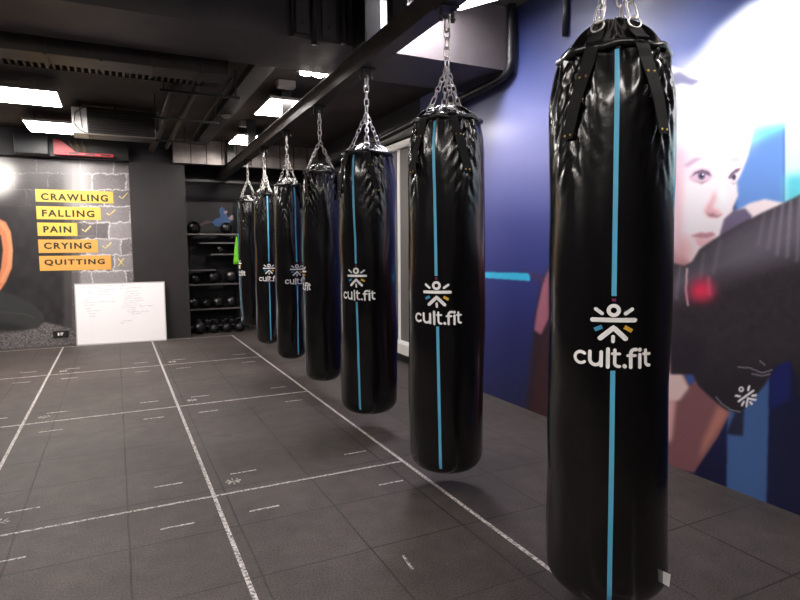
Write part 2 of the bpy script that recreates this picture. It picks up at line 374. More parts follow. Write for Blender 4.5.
m2 = cv.blur(cv.polymask([(700, 250), (740, 226), (800, 198), (900, 170), (1000, 150), (1000, 250), (800, 262), (740, 270)], 1), 9); gput(m2, (124, 118, 132), .55)
for k, (xa, ya, xb, yb, a) in enumerate([(775, 206, 768, 250, .5), (783, 202, 777, 256, .7), (791, 199, 787, 258, .8), (800, 196, 797, 262, .7), (812, 192, 808, 262, .7), (765, 212, 758, 246, .4), (680, 266, 676, 300, .6), (704, 252, 700, 280, .4), (720, 240, 713, 275, .35)]):
    mm = cv.polymask([(xa-1.5, ya), (xa+1.5, ya), (xb+2, yb), (xb-2, yb)], 1.2); gput(mm, (170, 165, 182), a*.6)
gput(cv.polymask([(686, 268), (688, 268), (687, 290), (689, 306), (687, 306), (685, 290)], .5), (250, 215, 225), .9)
gput(cv.blur(cv.polymask([(690, 286), (700, 278), (714, 284), (714, 298), (700, 302), (689, 298)], 1), 5), (250, 60, 100), 1.)
gput(cv.polymask([(707, 276), (710, 276), (711, 296), (708, 296)], 1.5), (250, 120, 150), .7)
m = np.clip((cv.Y-345)/50, 0, 1); gput(m, (34, 30, 40), .8)
gput(cv.polymask([(668, 335), (700, 335), (704, 360), (700, 374), (668, 374)], 5), (40, 34, 48), .5)
for L in ([(738, 367), (750, 368), (762, 373), (772, 370)], [(752, 374), (762, 376), (770, 374)], [(760, 361), (765, 365)], [(716, 397), (722, 404), (731, 410), (740, 412)]): cv.line(L, 1.3, (170, 165, 175), .7)
# emblem on the cuff
def emb(u, v): a = -.62; s = .215; return (746+s*(u*math.cos(a)-v*math.sin(a)), 396+s*(u*math.sin(a)+v*math.cos(a)))
cv.ell(*emb(0, -38), 3.3, 3.3, (245, 243, 248), 1, .3); cv.ell(*emb(0, -38), 1.3, 1.3, (40, 34, 44), 1, .3)
for L in ([(-42, 0), (42, 0)], [(-38, -28), (-24, -16)], [(38, -28), (24, -16)], [(-26, 40), (0, 14), (26, 40)], [(0, 34), (0, 46)], [(-40, 24), (-24, 16)], [(40, 24), (24, 16)]): cv.line([emb(*p) for p in L], 2.3, (245, 243, 248), 1)
M_mural = attr_mat('printed_mural_vinyl', .42, .25)
xs = np.concatenate([np.arange(484, 800, .9), np.arange(800, 1090, 5.)])
ys = []
for x in xs:
    d = M@_ray(x, 300); ys.append(d[1]/d[0]*(XR-.006))
ys = np.array([5.85, 5.6, 5.3, 5.0, 4.75]+[y for y in ys if y < 4.62 and y > .75])
zs = np.linspace(.0, 3.40, 560)
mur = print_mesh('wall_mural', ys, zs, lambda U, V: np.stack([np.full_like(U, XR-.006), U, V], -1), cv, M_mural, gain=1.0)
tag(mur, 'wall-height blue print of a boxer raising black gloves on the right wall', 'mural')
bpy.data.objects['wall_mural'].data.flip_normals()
cd = MB().tube([(XR-.03, 3.50, 2.98), (XR-.03, 3.50, ZN)], .022, 10).build('conduit', M_blackpaint); tag(cd, 'short vertical dark conduit on the blue mural, near the ceiling', 'conduit')

# ================================================================== BACK MURAL
cb = Canvas(-260, 130, 160, 370, 4.0)
n1 = cb.noise(1.2, 1); n2 = cb.noise(6, 2); n3 = cb.noise(.6, 9)
cb.img[:] = (50, 47, 50); cb.img += ((n2-.5)*14)[..., None]
# faded brick across the top
def bricks(mask, x0, y0, bw, bh, slope, col, mort, w, seed, vary=18, al=1.):
    wx = (cb.noise(5, seed+20)-.5)*2.2; wy = (cb.noise(4, seed+30)-.5)*2.0
    yy = cb.Y-y0-slope*(cb.X-x0)+wy; row = np.floor(yy/bh); fy = yy/bh-row
    xx = (cb.X-x0+wx)/bw+.5*(row % 2)+.15*((row*7) % 3); cl = np.floor(xx); fx = xx-cl
    hsh = np.sin(row*12.98+cl*78.2+seed)*43758.5; hsh = hsh-np.floor(hsh)
    base = np.asarray(col, float)[None, None]+((hsh-.5)*vary+(n1-.5)*16)[..., None]
    cb.img = cb.img*(1-mask[..., None]*al)+base*mask[..., None]*al
    dm = np.minimum(np.minimum(fy, 1-fy)*bh, np.minimum(fx, 1-fx)*bw)+(n3-.5)*1.3+(n1-.5)*.9
    mm = np.clip((w-dm)/.5, 0, 1)*mask; cb.put(mm, mort, al*.85)
    return mm
top = cb.polymask([(-260, 130), (76, 130), (76, 205), (30, 208), (-260, 210)], 4)*np.clip((215-cb.Y)/40, 0, 1)
bricks(top, 2, 156, 34, 16.5, .02, (84, 80, 82), (150, 146, 148), .55, 3, 22, .9)
pil = cb.polymask([(72, 150), (131, 150), (133.5, 165), (131.5, 180), (134, 196), (132, 215), (134, 232), (132, 250), (134, 268), (132, 290), (134, 345), (72, 345)], .6)
cb.put(pil, (138, 133, 135))
bricks(pil, 80, 158, 34, 16.2, -.01, (136, 130, 133), (232, 228, 230), .9, 8, 60)
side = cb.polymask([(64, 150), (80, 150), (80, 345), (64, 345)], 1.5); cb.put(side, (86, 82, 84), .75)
cb.put(cb.blur(cb.polymask([(66, 160), (90, 158), (90, 210), (66, 210)], 1), 7), (245, 243, 246), .6)  # ceiling panel glare on the pillar, painted into the colours
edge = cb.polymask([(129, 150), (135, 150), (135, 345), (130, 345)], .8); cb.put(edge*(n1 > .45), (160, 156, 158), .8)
# gravel
gr = cb.polymask([(-260, 330), (-40, 326), (20, 327), (45, 322), (72, 329), (134, 332), (134, 370), (-260, 370)], 1); cb.put(gr, (112, 107, 108)); cb.img += ((n3-.5)*70*gr+(n1-.5)*40*gr)[..., None]
# thigh and knee
cb.poly([(-80, 296), (0, 291), (14, 295), (30, 303), (42, 312), (45, 321), (38, 328), (20, 331), (0, 330), (-80, 338)], (62, 63, 63), .8)
cb.line([(-40, 318), (0, 312), (24, 314), (34, 318)], 1.2, (90, 92, 92), .5, 1.5)
cb.poly([(-80, 322), (0, 322), (30, 327), (10, 332), (-80, 336)], (38, 38, 38), 1.5, .7)
# arm
cb.poly([(-40, 215), (0, 219), (6, 222), (11, 232), (13, 250), (12, 268), (6, 282), (0, 291), (-60, 300), (-60, 292), (-4, 284), (1, 268), (3, 250), (1, 236), (-4, 230), (-40, 232)], (236, 146, 104), .6)
cb.line([(2, 224), (8, 233), (10.5, 250), (9, 266), (2, 281)], 4, (250, 180, 130), .7, 2)
cb.poly([(-120, 200), (-20, 205), (-10, 240), (-14, 290), (-90, 300), (-130, 280)], (40, 38, 42), 3)
# reflected lamp glare at the upper left, painted into the mural colours
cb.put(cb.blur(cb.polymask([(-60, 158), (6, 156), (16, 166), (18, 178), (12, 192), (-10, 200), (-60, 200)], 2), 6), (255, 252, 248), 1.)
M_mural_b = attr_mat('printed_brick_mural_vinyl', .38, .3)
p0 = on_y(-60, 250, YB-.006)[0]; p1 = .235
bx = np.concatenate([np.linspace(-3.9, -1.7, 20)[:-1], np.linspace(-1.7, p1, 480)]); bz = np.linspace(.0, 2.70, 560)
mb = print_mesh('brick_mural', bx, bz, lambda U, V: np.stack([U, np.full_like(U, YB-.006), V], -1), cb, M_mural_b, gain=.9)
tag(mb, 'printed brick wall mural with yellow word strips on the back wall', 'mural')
# word strips printed on it
M_yel = mat('yellow_strip', (228, 194, 84), .45, coat=.2); M_org = mat('orange_strip', (228, 168, 84), .45, coat=.2); M_txt = mat('dark_lettering', (52, 42, 18), .6); M_tick = mat('pale_yellow_tick', (232, 214, 150), .5)
def text_mesh(s, size, name, m, parent, loc, bold=.0, width=None, space=1.15, rotx=PI/2):
    cu = bpy.data.curves.new('t', 'FONT'); cu.body = s; cu.size = size; cu.offset = bold; cu.space_character = space; cu.extrude = .0008; cu.resolution_u = 3
    o = bpy.data.objects.new('t', cu); C.objects.link(o); bpy.context.view_layer.update()
    dg = bpy.context.evaluated_depsgraph_get(); me = bpy.data.meshes.new_from_object(o.evaluated_get(dg)); bpy.data.objects.remove(o)
    xsx = [v.co.x for v in me.vertices]; ysy = [v.co.y for v in me.vertices]; w = max(xsx)-min(xsx); k = 1 if width is None else width/w; x0 = min(xsx); y0 = min(ysy)
    hgt = max(ysy)-y0; ky = size/hgt if width else 1
    for v in me.vertices: v.co = ((v.co.x-x0)*k, v.co.z*-1, (v.co.y-y0)*ky)
    me.materials.clear(); me.materials.append(m); t = bpy.data.objects.new(name, me); C.objects.link(t); t.parent = parent; t.location = loc
    return t
strips = [('CRAWLING', 35, 113.5, 189, 203.5, 41, 108, 193, M_yel), ('FALLING', 36, 101, 206, 220, 42, 94.5, 209.5, M_yel), ('PAIN', 37, 77.5, 222.5, 236, 43.5, 71.5, 226, M_yel),
          ('CRYING', 38, 98, 239.5, 252.5, 44, 91.5, 242.5, M_org), ('QUITTING', 39, 111.5, 256, 269.5, 44.5, 105, 259.5, M_org)]
for word, xa, xb, ya, yb, ta, tb, ty, m in strips:
    a = on_y(xa, ya, YB-.01); b = on_y(xb, yb, YB-.01)
    st = boxobj('word_strip', m, a.x, b.x, YB-.010, YB-.006, b.z, a.z, mb)
    st['label'] = ('yellow' if m is M_yel else 'orange')+' strip reading '+word
    t0 = on_y(ta, yb-3.4, YB-.012); t1 = on_y(tb, yb-3.4, YB-.012); hh = on_y(ta, ty, YB).z-t0.z
    text_mesh(word, hh, 'lettering', M_txt, st, (t0.x, YB-.0115, t0.z), bold=.0035, width=t1.x-t0.x, space=1.25)
    mk = MB()
    cx = xb+9.5 if word not in ('PAIN', 'CRYING') else xb+8.5; cyy = (ya+yb)/2-.5
    if word == 'QUITTING': segs = [[(cx-3, cyy-4), (cx+3, cyy+4)], [(cx+3, cyy-4), (cx-3, cyy+4)]]
    else: segs = [[(cx-4, cyy+.5), (cx-1, cyy+3), (cx+5, cyy-3)]]
    for sg in segs:
        mk.tube([on_y(x, y, YB-.0085) for x, y in sg], .010, 6)
    o = mk.build('cross_mark' if word == 'QUITTING' else 'tick_mark', M_tick, mb)
    bxm = MB(); q = [(xb, ya), (xb+19, ya), (xb+19, yb), (xb, yb)]
    if word != 'CRAWLING' and word != 'FALLING': bxm.tube([on_y(x, y, YB-.008) for x, y in q], .004, 4, closed=True).build('thin_outline', M_ballgrey, mb)

# black speaker boxes and red steel item on the header
def boxy(name, label, cat, x0, x1, y0, y1, z0, z1, m, b=.01):
    o = boxobj(name, m, x0, x1, y0, y1, z0, z1, None, b); return tag(o, label, cat)
boxy('junction_box', 'black metal trunking box over the brick mural, left of the red rack', 'box', -1.16, -.76, 9.38, 9.548, 2.70, 2.96, mat('trunking_paint', (52, 54, 58), .4), .012)
rk = thing('red_bracket', 'red steel bracket lying above the brick mural beneath the fan unit', 'bracket', (-.3, 9.46, 2.71))
r1 = MB(); r1.box(-.40, .34, -.05, .03, 0, .045, b=.006)
r1.build('base_bar', M_red, rk)
r2 = MB(); r2.add([(-.40, -.05, .045), (-.13, -.05, .045), (-.30, -.05, .19), (-.40, -.05, .22), (-.40, .0, .045), (-.13, .0, .045), (-.30, .0, .19), (-.40, .0, .22)], [(0, 1, 2, 3), (7, 6, 5, 4), (0, 4, 5, 1), (1, 5, 6, 2), (2, 6, 7, 3), (3, 7, 4, 0)]); r2.build('gusset_plate', M_red, rk)
M_och = mat('ochre_metal', (120, 95, 60), .5)
for k in range(3): MB().tube([(-.14+k*.08, -.02, .045), (-.22+k*.08, -.02, .2)], .012, 8).build('strut', M_och, rk)
for k in range(3): boxobj('slot', M_blackpaint, -.22+k*.2, -.10+k*.2, -.053, -.049, .012, .032, rk)

# black plug plate at the foot of the mural
sk = thing('socket_plate', 'small black plate with pale marks at the foot of the brick mural', 'socket', (on_y(61, 334, YB-.02).x, YB-.006, on_y(61, 334, YB-.02).z))
boxobj('plate', M_blackpaint, -.10, .10, -.02, 0, -.05, .05, sk, .006)
boxobj('mark', M_white_ink, -.04, -.02, -.0225, -.0195, -.02, .02, sk); boxobj('mark', M_white_ink, -.005, .03, -.0225, -.0195, .005, .02, sk); boxobj('mark', M_white_ink, -.005, .02, -.0225, -.0195, -.018, -.006, sk)

# whiteboard standing on the floor, leaning
wb0 = thing('whiteboard', 'whiteboard with faint handwriting standing on the floor against the wall', 'whiteboard', (.045, 9.50, 0.0), math.radians(-3.4))
wb0.rotation_euler = (math.radians(-6), 0, math.radians(-4.4))
boxobj('board', M_board, -.60, .60, -.010, .010, .003, .90, wb0)
fr = MB(); fr.box(-.61, .61, -.014, .014, 0, .016); fr.box(-.61, .61, -.014, .014, .888, .904); fr.box(-.61, -.596, -.014, .014, .016, .888); fr.box(.596, .61, -.014, .014, .016, .888); fr.build('frame', M_boardframe, wb0)
hw = MB()
def scrib(x, z, w, h=.012):
    x_ = x; pts = []
    n = max(4, int(w/.007)); gap = 0
    for i in range(n):
        if random.random() < .12 and len(pts) > 2:
            hw.tube(pts, .0013, 4); pts = []; continue
        pts.append((x+w*i/n, -.0112, z+random.uniform(-h, h)*.8))
    if len(pts) > 2: hw.tube(pts, .0013, 4)
for k, (x, z, w) in enumerate([(-.52, .86, .42), (-.50, .835, .2), (-.30, .80, .22), (-.46, .775, .3), (-.38, .735, .26), (-.44, .69, .1), (-.5, .66, .08), (-.52, .62, .2), (-.3, .63, .24), (-.5, .585, .14), (-.48, .54, .08), (-.46, .5, .2), (-.44, .46, .1), (-.42, .42, .08),
                             (0, .86, .12), (-.02, .82, .3), (.06, .77, .2), (.05, .735, .22), (.05, .70, .2), (.04, .665, .26), (.04, .63, .28), (.03, .595, .22), (.03, .56, .24), (0, .53, .2), (.08, .49, .12), (.08, .46, .3), (.09, .43, .18), (.25, .54, .2), (.02, .33, .14), (-.02, .30, .06)]): scrib(x, z, w)
hw.build('handwriting', M_ink, wb0)['kind'] = 'stuff'

# ================================================================== PUNCHING BAGS
# emblem and lettering strokes, in zoomed-photo units; origin (345, 300); U = metres per unit
U0 = .000789
def arc(cx, cy, r, a0, a1, n=14): return [(cx+r*math.cos(math.radians(a0+(a1-a0)*i/n)), cy-r*math.sin(math.radians(a0+(a1-a0)*i/n))) for i in range(n+1)]
STROKES = [(arc(195, 404, 28, 48, 312), 15.5), ([(239, 372)]+[(239, 410)]+arc(265, 410, 26, 180, 360, 10)+[(291, 372)], 17), ([(291, 405), (291, 439)], 17), ([(322, 356), (322, 444)], 18),
           ([(353, 360), (353, 422)]+arc(371, 422, 18, 180, 280, 8), 15.5), ([(342, 378), (374, 378)], 14), ([(397, 437), (399, 439)], 20),
           (arc(446, 376, 20, 75, 180, 8)+[(426, 443)], 17), ([(412, 386), (447, 386)], 14), ([(469, 382), (469, 443)], 17), ([(469, 357), (469, 359)], 19),
           ([(498, 360), (498, 418)]+arc(514, 418, 16, 180, 280, 8), 15.5), ([(487, 378), (519, 378)], 14),
           (arc(345, 166, 23, 0, 360, 24), 18), ([(264, 160), (293, 182)], 17), ([(429, 160), (398, 182)], 17), ([(250, 213), (442, 213)], 22),
           ([(286, 303), (345, 250), (400, 303)], 24), ([(344, 295), (344, 318)], 17)]
BLUES = [([(259, 263), (294, 246)], 20)]; YELS = [([(394, 246), (430, 266)], 20)]; MAGS = [([(345, 108), (345, 122)], 18)]
def ribbon(mb, pts, w, f, cap=True):
    # flat stroke with round ends, mapped through f(u, v)
    P = [np.array(p, float) for p in pts]; Q = []
    for a, b in zip(P[:-1], P[1:]):
        n = max(1, int(np.hypot(*(b-a))/8)); Q += [a+(b-a)*i/n for i in range(n)]
    Q.append(P[-1]); n = len(Q); vs = []; fs = []
    for i in range(n):
        t = Q[min(i+1, n-1)]-Q[max(i-1, 0)]; t /= max(np.hypot(*t), 1e-9); nn = np.array([-t[1], t[0]])*w/2
        vs += [Q[i]+nn, Q[i], Q[i]-nn]
    for i in range(n-1):
        for k in (0, 1): fs.append((3*i+k, 3*i+3+k, 3*i+4+k, 3*i+1+k))
    if cap:
        for e, (i, j) in ((0, (0, 1)), (1, (n-1, n-2))):
            t = Q[i]-Q[j]; t /= np.hypot(*t); a0 = math.atan2(t[1], t[0]); c = len(vs); vs.append(Q[i])
            m_ = 8
            for k in range(m_+1): a = a0-PI/2+PI*k/m_; vs.append(Q[i]+np.array([math.cos(a), math.sin(a)])*w/2)
            for k in range(m_): fs.append((c, c+1+k, c+2+k))
    mb.add([f(v[0], v[1]) for v in vs], fs)

def link_pts(c, t, side, L, W, n=7):
    # stadium centre line: length L along t, width W along side
    r = W/2; h = L/2-r; pts = []
    for i in range(n+1): a = PI*i/n; pts.append(c+t*(h+r*math.sin(a))+side*(r*math.cos(a)))
    for i in range(n+1): a = PI+PI*i/n; pts.append(c+t*(-h+r*math.sin(a))+side*(r*math.cos(a)))
    return pts
def chain(mb, p0, p1, L=.042, W=.024, r=.0034, tw=0.):
    p0, p1 = Vector(p0), Vector(p1); d = p1-p0; t = d.normalized(); pitch = L-2.2*r; n = max(2, round((d.length-2*r)/pitch)); pitch = d.length/n
    a = t.orthogonal().normalized(); b = t.cross(a)
    for i in range(n):
        c = p0+t*(pitch*(i+.5)); an = tw+(i % 2)*PI/2+random.uniform(-.15, .15); s = a*math.cos(an)+b*math.sin(an)
        mb.tube(link_pts(c, t, s, pitch+2.2*r, W), r, 6, closed=True)

def make_bag(i, X, Y, R, zb, zr, zc, za, ztop, face, lean, stripe_drift, label):
    """zb bottom, zr rim, zc crown, za chain apex, ztop rail hook; face = heading of the stripe"""
    bag = thing('punching_bag', label, 'punching bag', (X, Y, zb), 0, 'punching bags hanging in a row')
    rnd = random.Random(i*11+3); ph = [rnd.uniform(0, 6.28) for _ in range(8)]
    Hh = zr-zb; T0 = [face+math.radians(a) for a in (-44, 44, 136, 224)]
    # profile rows
    rows = []
    rb = .095
    for k in range(9): a = PI/2*k/8; rows.append((R*.35+(R-rb*.9-R*.35)*min(1, k/4) if k < 4 else R-rb*.9+rb*.9*math.sin((k-4)/4*PI/2), (rb*(1-math.cos((k-4)/4*PI/2)) if k >= 4 else 0)))
    rows = [(.001, .0)]+[(R*.45, .0)]+[(R-rb+rb*math.sin(a), rb*(1-math.cos(a))) for a in [PI/2*k/8 for k in range(9)]]
    nz = 110
    zt = Hh-.0
    for k in range(1, nz+1):
        z = rb+(zt-rb)*k/nz; s = z/Hh
        q = 1.0
        if s > .90: q = 1-.16*((s-.90)/.10)**1.6
        rows.append((R*q, z))
    def disp(th, z):
        s = z/Hh; d0 = .012*R*(1-s) if i == 0 else 0.; w = max(0., (s-.70)/.30)**1.35; d = 0.
        for tt in T0:
            a = (th-tt+PI) % (2*PI)-PI
            g = math.exp(-(a/.42)**2)
            d += g*w*(.0072*math.sin(24*abs(a)+78*(z-Hh)+ph[0])+.0045*math.sin(41*abs(a)+135*(z-Hh)+ph[1])+.006*math.sin(34*abs(a)+24*(z-Hh)+ph[2]))
            d -= .010*w*math.exp(-(a/.16)**2)
        u = max(0., (s-.90)/.10)
        d += u*.006*math.sin(17*th+ph[2])
        # soft dents and creases over the whole bag
        d += .0035*math.sin(2*th+3.1*z+ph[3])+.003*math.sin(3*th-5*z+ph[4])+.0016*math.sin(5*th+11*z+ph[5])+.0012*math.sin(8*z*2.3+ph[6])*math.sin(th*2+ph[7])
        e = min(1, z/.10)
        return (d+d0)*e
    prof_z = [r[1] for r in rows]; prof_r = [r[0] for r in rows]
    def surf(th, z, off=0.):
        r = float(np.interp(z, prof_z[2:], prof_r[2:]))+disp(th, z)+off
        lx = lean[0]*(z/Hh-.5)*0; return Vector((r*math.cos(th), r*math.sin(th), z))
    n = 144; vs = []; fs = []
    for k, (r, z) in enumerate(rows):
        for j in range(n):
            th = 2*PI*j/n; rr = r+(disp(th, z) if k > 2 else 0); vs.append((rr*math.cos(th), rr*math.sin(th), z))
    for k in range(len(rows)-1):
        for j in range(n): fs.append((k*n+j, k*n+(j+1) % n, (k+1)*n+(j+1) % n, (k+1)*n+j))
    body = MB().add(vs, fs, True)
    # gathered top flap rising to the crown
    hc = zc-zr; vs = []; fs = []; m_ = 14
    for k in range(m_+1):
        t = k/m_
        for j in range(n):
            th = 2*PI*j/n
            r = R*.85*(1-t)**.62*(1-.15*t)+.012
            pleat = .010*math.sin(t*PI)**.7*(math.sin(14*th+ph[2]+3*t)+.5*math.sin(23*th+ph[1]))
            z = Hh+hc*(t**1.0)+.012*math.sin(t*PI)*math.sin(9*th+ph[0])
            vs.append(((r+pleat)*math.cos(th), (r+pleat)*math.sin(th), z))
    for k in range(m_):
        for j in range(n): fs.append((k*n+j, k*n+(j+1) % n, (k+1)*n+(j+1) % n, (k+1)*n+j))
    fs.append(tuple(m_*n+j for j in range(n)))
    body.build('leather_body', M_vinyl, bag)
    MB().add(vs, fs, True).build('gathered_top', M_vinyl, bag)
    rim = MB().tube([(lambda r, th: (r*math.cos(th), r*math.sin(th), Hh+.004*math.sin(7*th+ph[3])+.002*math.sin(13*th)))(R*.86+.003*math.sin(11*th+ph[4]), th) for th in [2*PI*j/96 for j in range(96)]], .013, 8, closed=True)
    rim.build('rolled_hem', M_rim, bag)
    # stripe, broken at the print; it drifts sideways with height
    def fth(u, z): return face+(u+stripe_drift*((z/Hh)-.5))/R
    s_w = .0078; zmid = Hh*LOGO_Z[i]; k = LOGO_S[i]
    def lf(off): return lambda x, y: surf(fth((x-345)*U0*k, zmid-(y-300)*U0*k), zmid-(y-300)*U0*k, off)
    def strip(z0, z1):
        m = MB(); nn = max(4, int((z1-z0)/.012)); vv = []; ff = []
        for q in range(nn+1):
            z = z0+(z1-z0)*q/nn
            for u in (-s_w, 0, s_w): vv.append(surf(fth(u, z), z, .0035))
        for q in range(nn):
            for c in (0, 1): ff.append((3*q+c, 3*q+c+1, 3*q+c+4, 3*q+c+3))
        m.add(vv, ff, True); m.build('stripe', M_stripe, bag)
    strip(.055, zmid-(462-300)*U0*k); strip(zmid+(300-96)*U0*k, Hh-.02)
    lg = MB()
    for pts, w in STROKES: ribbon(lg, pts, w, lf(.0042))
    lgo = lg.build('printed_emblem', M_white_ink, bag); lgo['label'] = 'white rayed figure emblem over the lettering cult.fit'
    for S, mm, nm in ((BLUES, M_blue_ink, 'blue ray'), (YELS, M_yellow_ink, 'yellow ray'), (MAGS, M_magenta, 'magenta square')):
        q = MB(); [ribbon(q, pts, w, lf(.0042), False) for pts, w in S]; o = q.build('printed_ray', mm, lgo); o['label'] = nm
    # straps with rivets, rings, carabiners and chains
    apex = Vector((0, 0, za-zb))
    for a, tt in enumerate(T0):
        sg = (-1, 1, -1, 1)[a]; base = face if a < 2 else face+PI; full = tt
        def ang(z):       # the straps splay outwards going down
            q = max(0., min(1., (Hh-z)/(.30*SC[i]))); return full-math.radians(21)*(-1 if a in (0, 2) else 1)*(1-q)
        def dirs(z): t_ = ang(z); return Vector((math.cos(t_), math.sin(t_), 0)), Vector((-math.sin(t_), math.cos(t_), 0))
        out, sd = dirs(Hh)
        zl = Hh-.30*SC[i]; m = MB(); path = []
        for q in range(13):
            z = zl+(Hh-zl)*q/12; path.append((R*(1.0 if z < Hh*.9 else 1-.16*((z/Hh-.9)/.1)**1.6)+.006+(.006 if q > 10 else 0), z))
        path.append((R*.86+.016, Hh+.012)); path.append((R*.78+.008, Hh+hc*.22)); path.append((R*.66+.008, Hh+hc*.42))
        vv = []; ff = []; hwid = .0235*SC[i]
        for (r, z) in path:
            ou, sI = dirs(z)
            for s in (-1, 1):
                for o_ in (0, .004): vv.append(ou*(r+o_)+sI*(s*hwid)+Vector((0, 0, z)))
        for q in range(len(path)-1):
            b = 4*q
            ff += [(b+1, b+3, b+7, b+5), (b, b+4, b+6, b+2), (b, b+1, b+5, b+4), (b+2, b+6, b+7, b+3)]
        ff += [(0, 2, 3, 1), (4*len(path)-4, 4*len(path)-3, 4*len(path)-1, 4*len(path)-2)]
        m.add(vv, ff); st = m.build('strap', M_web, bag)
        for (zz, ri) in ((zl+.012, path[0][0]), (Hh-.10*SC[i], path[8][0])):
            for s in (-1, 1):
                ou, sI = dirs(zz); c = ou*(ri+.004)+sI*(s*.012)+Vector((0, 0, zz)); mx = Matrix.Translation(c)@ou.to_track_quat('Z', 'Y').to_matrix().to_4x4()
                if i < 4 and a < 2: MB().lathe([(.0045, 0), (.004, .0018), (.0001, .0028)], 10, mtx=mx).build('rivet', M_brass, st)
        # D ring at the strap's end, then a carabiner, then the chain to the apex
        top = out*(R*.66+.014)+Vector((0, 0, Hh+hc*.46)); di = (apex-top).normalized()
        rg = MB(); rg.tube(link_pts(top+di*.012, di, sd, .046*SC[i], .044*SC[i]), .0032, 7, closed=True); rg.build('ring', M_steel, bag)
        cl = .075*SC[i]; cc = top+di*(.026*SC[i]+cl/2)
        nrm = di.cross(sd).normalized()
        cr = MB(); cr.tube(link_pts(cc, di, sd, cl, .030*SC[i]), .0038, 7, closed=True); cr.build('carabiner', M_steel, bag)
        ch = MB(); chain(ch, top+di*(.022*SC[i]+cl), apex, tw=a*.7); ch.build('corner_chain', M_steel, bag)
    sw = MB(); chain(sw, apex, Vector((0, 0, ztop-.05-zb)), L=.056, W=.032, r=.0045, tw=face); sw.build('hanging_chain', M_steel, bag)
    hk = MB(); tt = ztop-zb; sv = Vector((0, 1, 0))
    hk.tube(link_pts(Vector((0, 0, tt-.026)), Vector((0, 0, 1)), sv, .085, .042), .0065, 8, closed=True); hk.build('shackle', M_steel, bag)
    return bag, surf, face, Hh
XB = 1.66
rail_z = 2.665
#        Y      X     R     zb    zr    zc    za   face-offset drift
BAGS = [(1.62, 1.655, .216, .105, 2.068, 2.215, 2.50, .075, .0, 'nearest and largest black punching bag with blue stripe, right of centre'),
        (2.79, 1.66, .211, .150, 2.075, 2.170, 2.37, -.24, -.045, 'second nearest black punching bag, hanging before the left edge of the blue mural'),
        (3.91, 1.66, .205, .190, 2.06, 2.150, 2.36, -.42, -.035, 'third nearest black punching bag, whole emblem visible on its left half'),
        (5.00, 1.67, .165, .200, 2.06, 2.140, 2.34, -1.42, 0, 'fourth nearest black punching bag, its stripe and lettering turned to its left edge'),
        (6.05, 1.66, .150, .220, 2.05, 2.135, 2.33, .50, 0, 'fifth nearest black punching bag, emblem cut off by the bag before it'),
        (7.08, 1.66, .140, .230, 2.04, 2.13, 2.33, .18, 0, 'sixth nearest black punching bag, thin with a bright cyan stripe'),
        (8.05, 1.66, .150, .340, 2.03, 2.12, 2.33, -1.30, 0, 'farthest black punching bag, hanging beside the ball rack')]
LOGO_Z = [.500, .494, .508, .50, .492, .481, .47]; LOGO_S = [.88, .93, .93, .90, .85, .86, .90]; SC = [1., .95, .92, .8, .8, .75, .75]
def railz(y): return 2.680-.018*(y-3)
LEAN = {0: (-.02, -.06)}
for i, (Y, X, R, zb, zr, zc, za, fo, dr, lab) in enumerate(BAGS):
    face = math.atan2(-Y, -X)+fo
    bag, surf, fc, Hh = make_bag(i, X, Y, R, zb, zr, zc, za, railz(Y)-.06, face, (0, 0), dr, lab)
    if i in LEAN:   # the bag hangs a little out of plumb, swung about its shackle
        dx, dy = LEAN[i]; P = Vector((X, Y, railz(Y)-.06)); L_ = P.z-zb
        q = Vector((0, 0, -1)).rotation_difference(Vector((dx, dy, -L_)).normalized()); bag.rotation_mode = 'QUATERNION'; bag.rotation_quaternion = q
        bag.location = P+q@Vector((0, 0, -L_))
    if i == 0:    # sewn-in care tag low on the right side of the nearest bag
        th = math.atan2(-Y, -X)+1.08; p = surf(th, .115, .0)
        m = MB(); o_ = Vector((math.cos(th), math.sin(th), 0)); sd = Vector((-math.sin(th), math.cos(th), 0))
        m.add([p-Vector((0, 0, .022)), p+o_*.022-Vector((0, 0, .026)), p+o_*.026+Vector((0, 0, .020)), p+Vector((0, 0, .022)),
               p-Vector((0, 0, .022))+sd*.002, p+o_*.022-Vector((0, 0, .026))+sd*.002, p+o_*.026+Vector((0, 0, .020))+sd*.002, p+Vector((0, 0, .022))+sd*.002], [(0, 1, 2, 3), (7, 6, 5, 4), (0, 4, 5, 1), (1, 5, 6, 2), (2, 6, 7, 3)])
        m.build('care_tag', M_white_ink, bag)['label'] = 'small white fabric tag'
# ================================================================== SUPPORT RAIL
rl = thing('support_rail', 'long dark steel rail under the ceiling carrying the punching bags', 'rail', (XB, 3, railz(3)))
rl.rotation_euler = (-math.atan(.018), 0, 0); RH = .135
b = MB(); b.box(-.055, .055, -2.8, 7.55, 0, .010); b.box(-.055, .055, -2.8, 7.55, RH-.01, RH); b.box(-.055, -.045, -2.8, 7.55, .01, RH-.01); b.box(.045, .055, -2.8, 7.55, .01, RH-.01); b.build('channel', M_rail, rl)
boxobj('edge_angle', M_pipe, -.078, -.055, 1.2, 7.5, RH-.03, RH-.022, rl)
for k, y in enumerate((1.0, 3.4, 6.05, 7.75, 9.3)): boxobj('drop_post', M_blackpaint, -.05, .05, y-3-.045, y-3+.045, RH, (ZN if y < 4 else ZC)-railz(y)-.004, rl)
for (Y, *_r) in BAGS:
    cl_ = boxobj('clevis_plate', M_blackpaint, -.055, .055, Y-3-.045, Y-3+.045, -.010, 0, rl, .003)
    for s_ in (-1, 1): boxobj('clevis_arm', M_blackpaint, s_*.036-.008, s_*.036+.008, Y-3-.008, Y-3+.008, -.075, -.010, cl_, .002)
    MB().tube([(-.05, Y-3, -.055), (.05, Y-3, -.055)], .007, 8).build('clevis_pin', M_blackpaint, cl_)
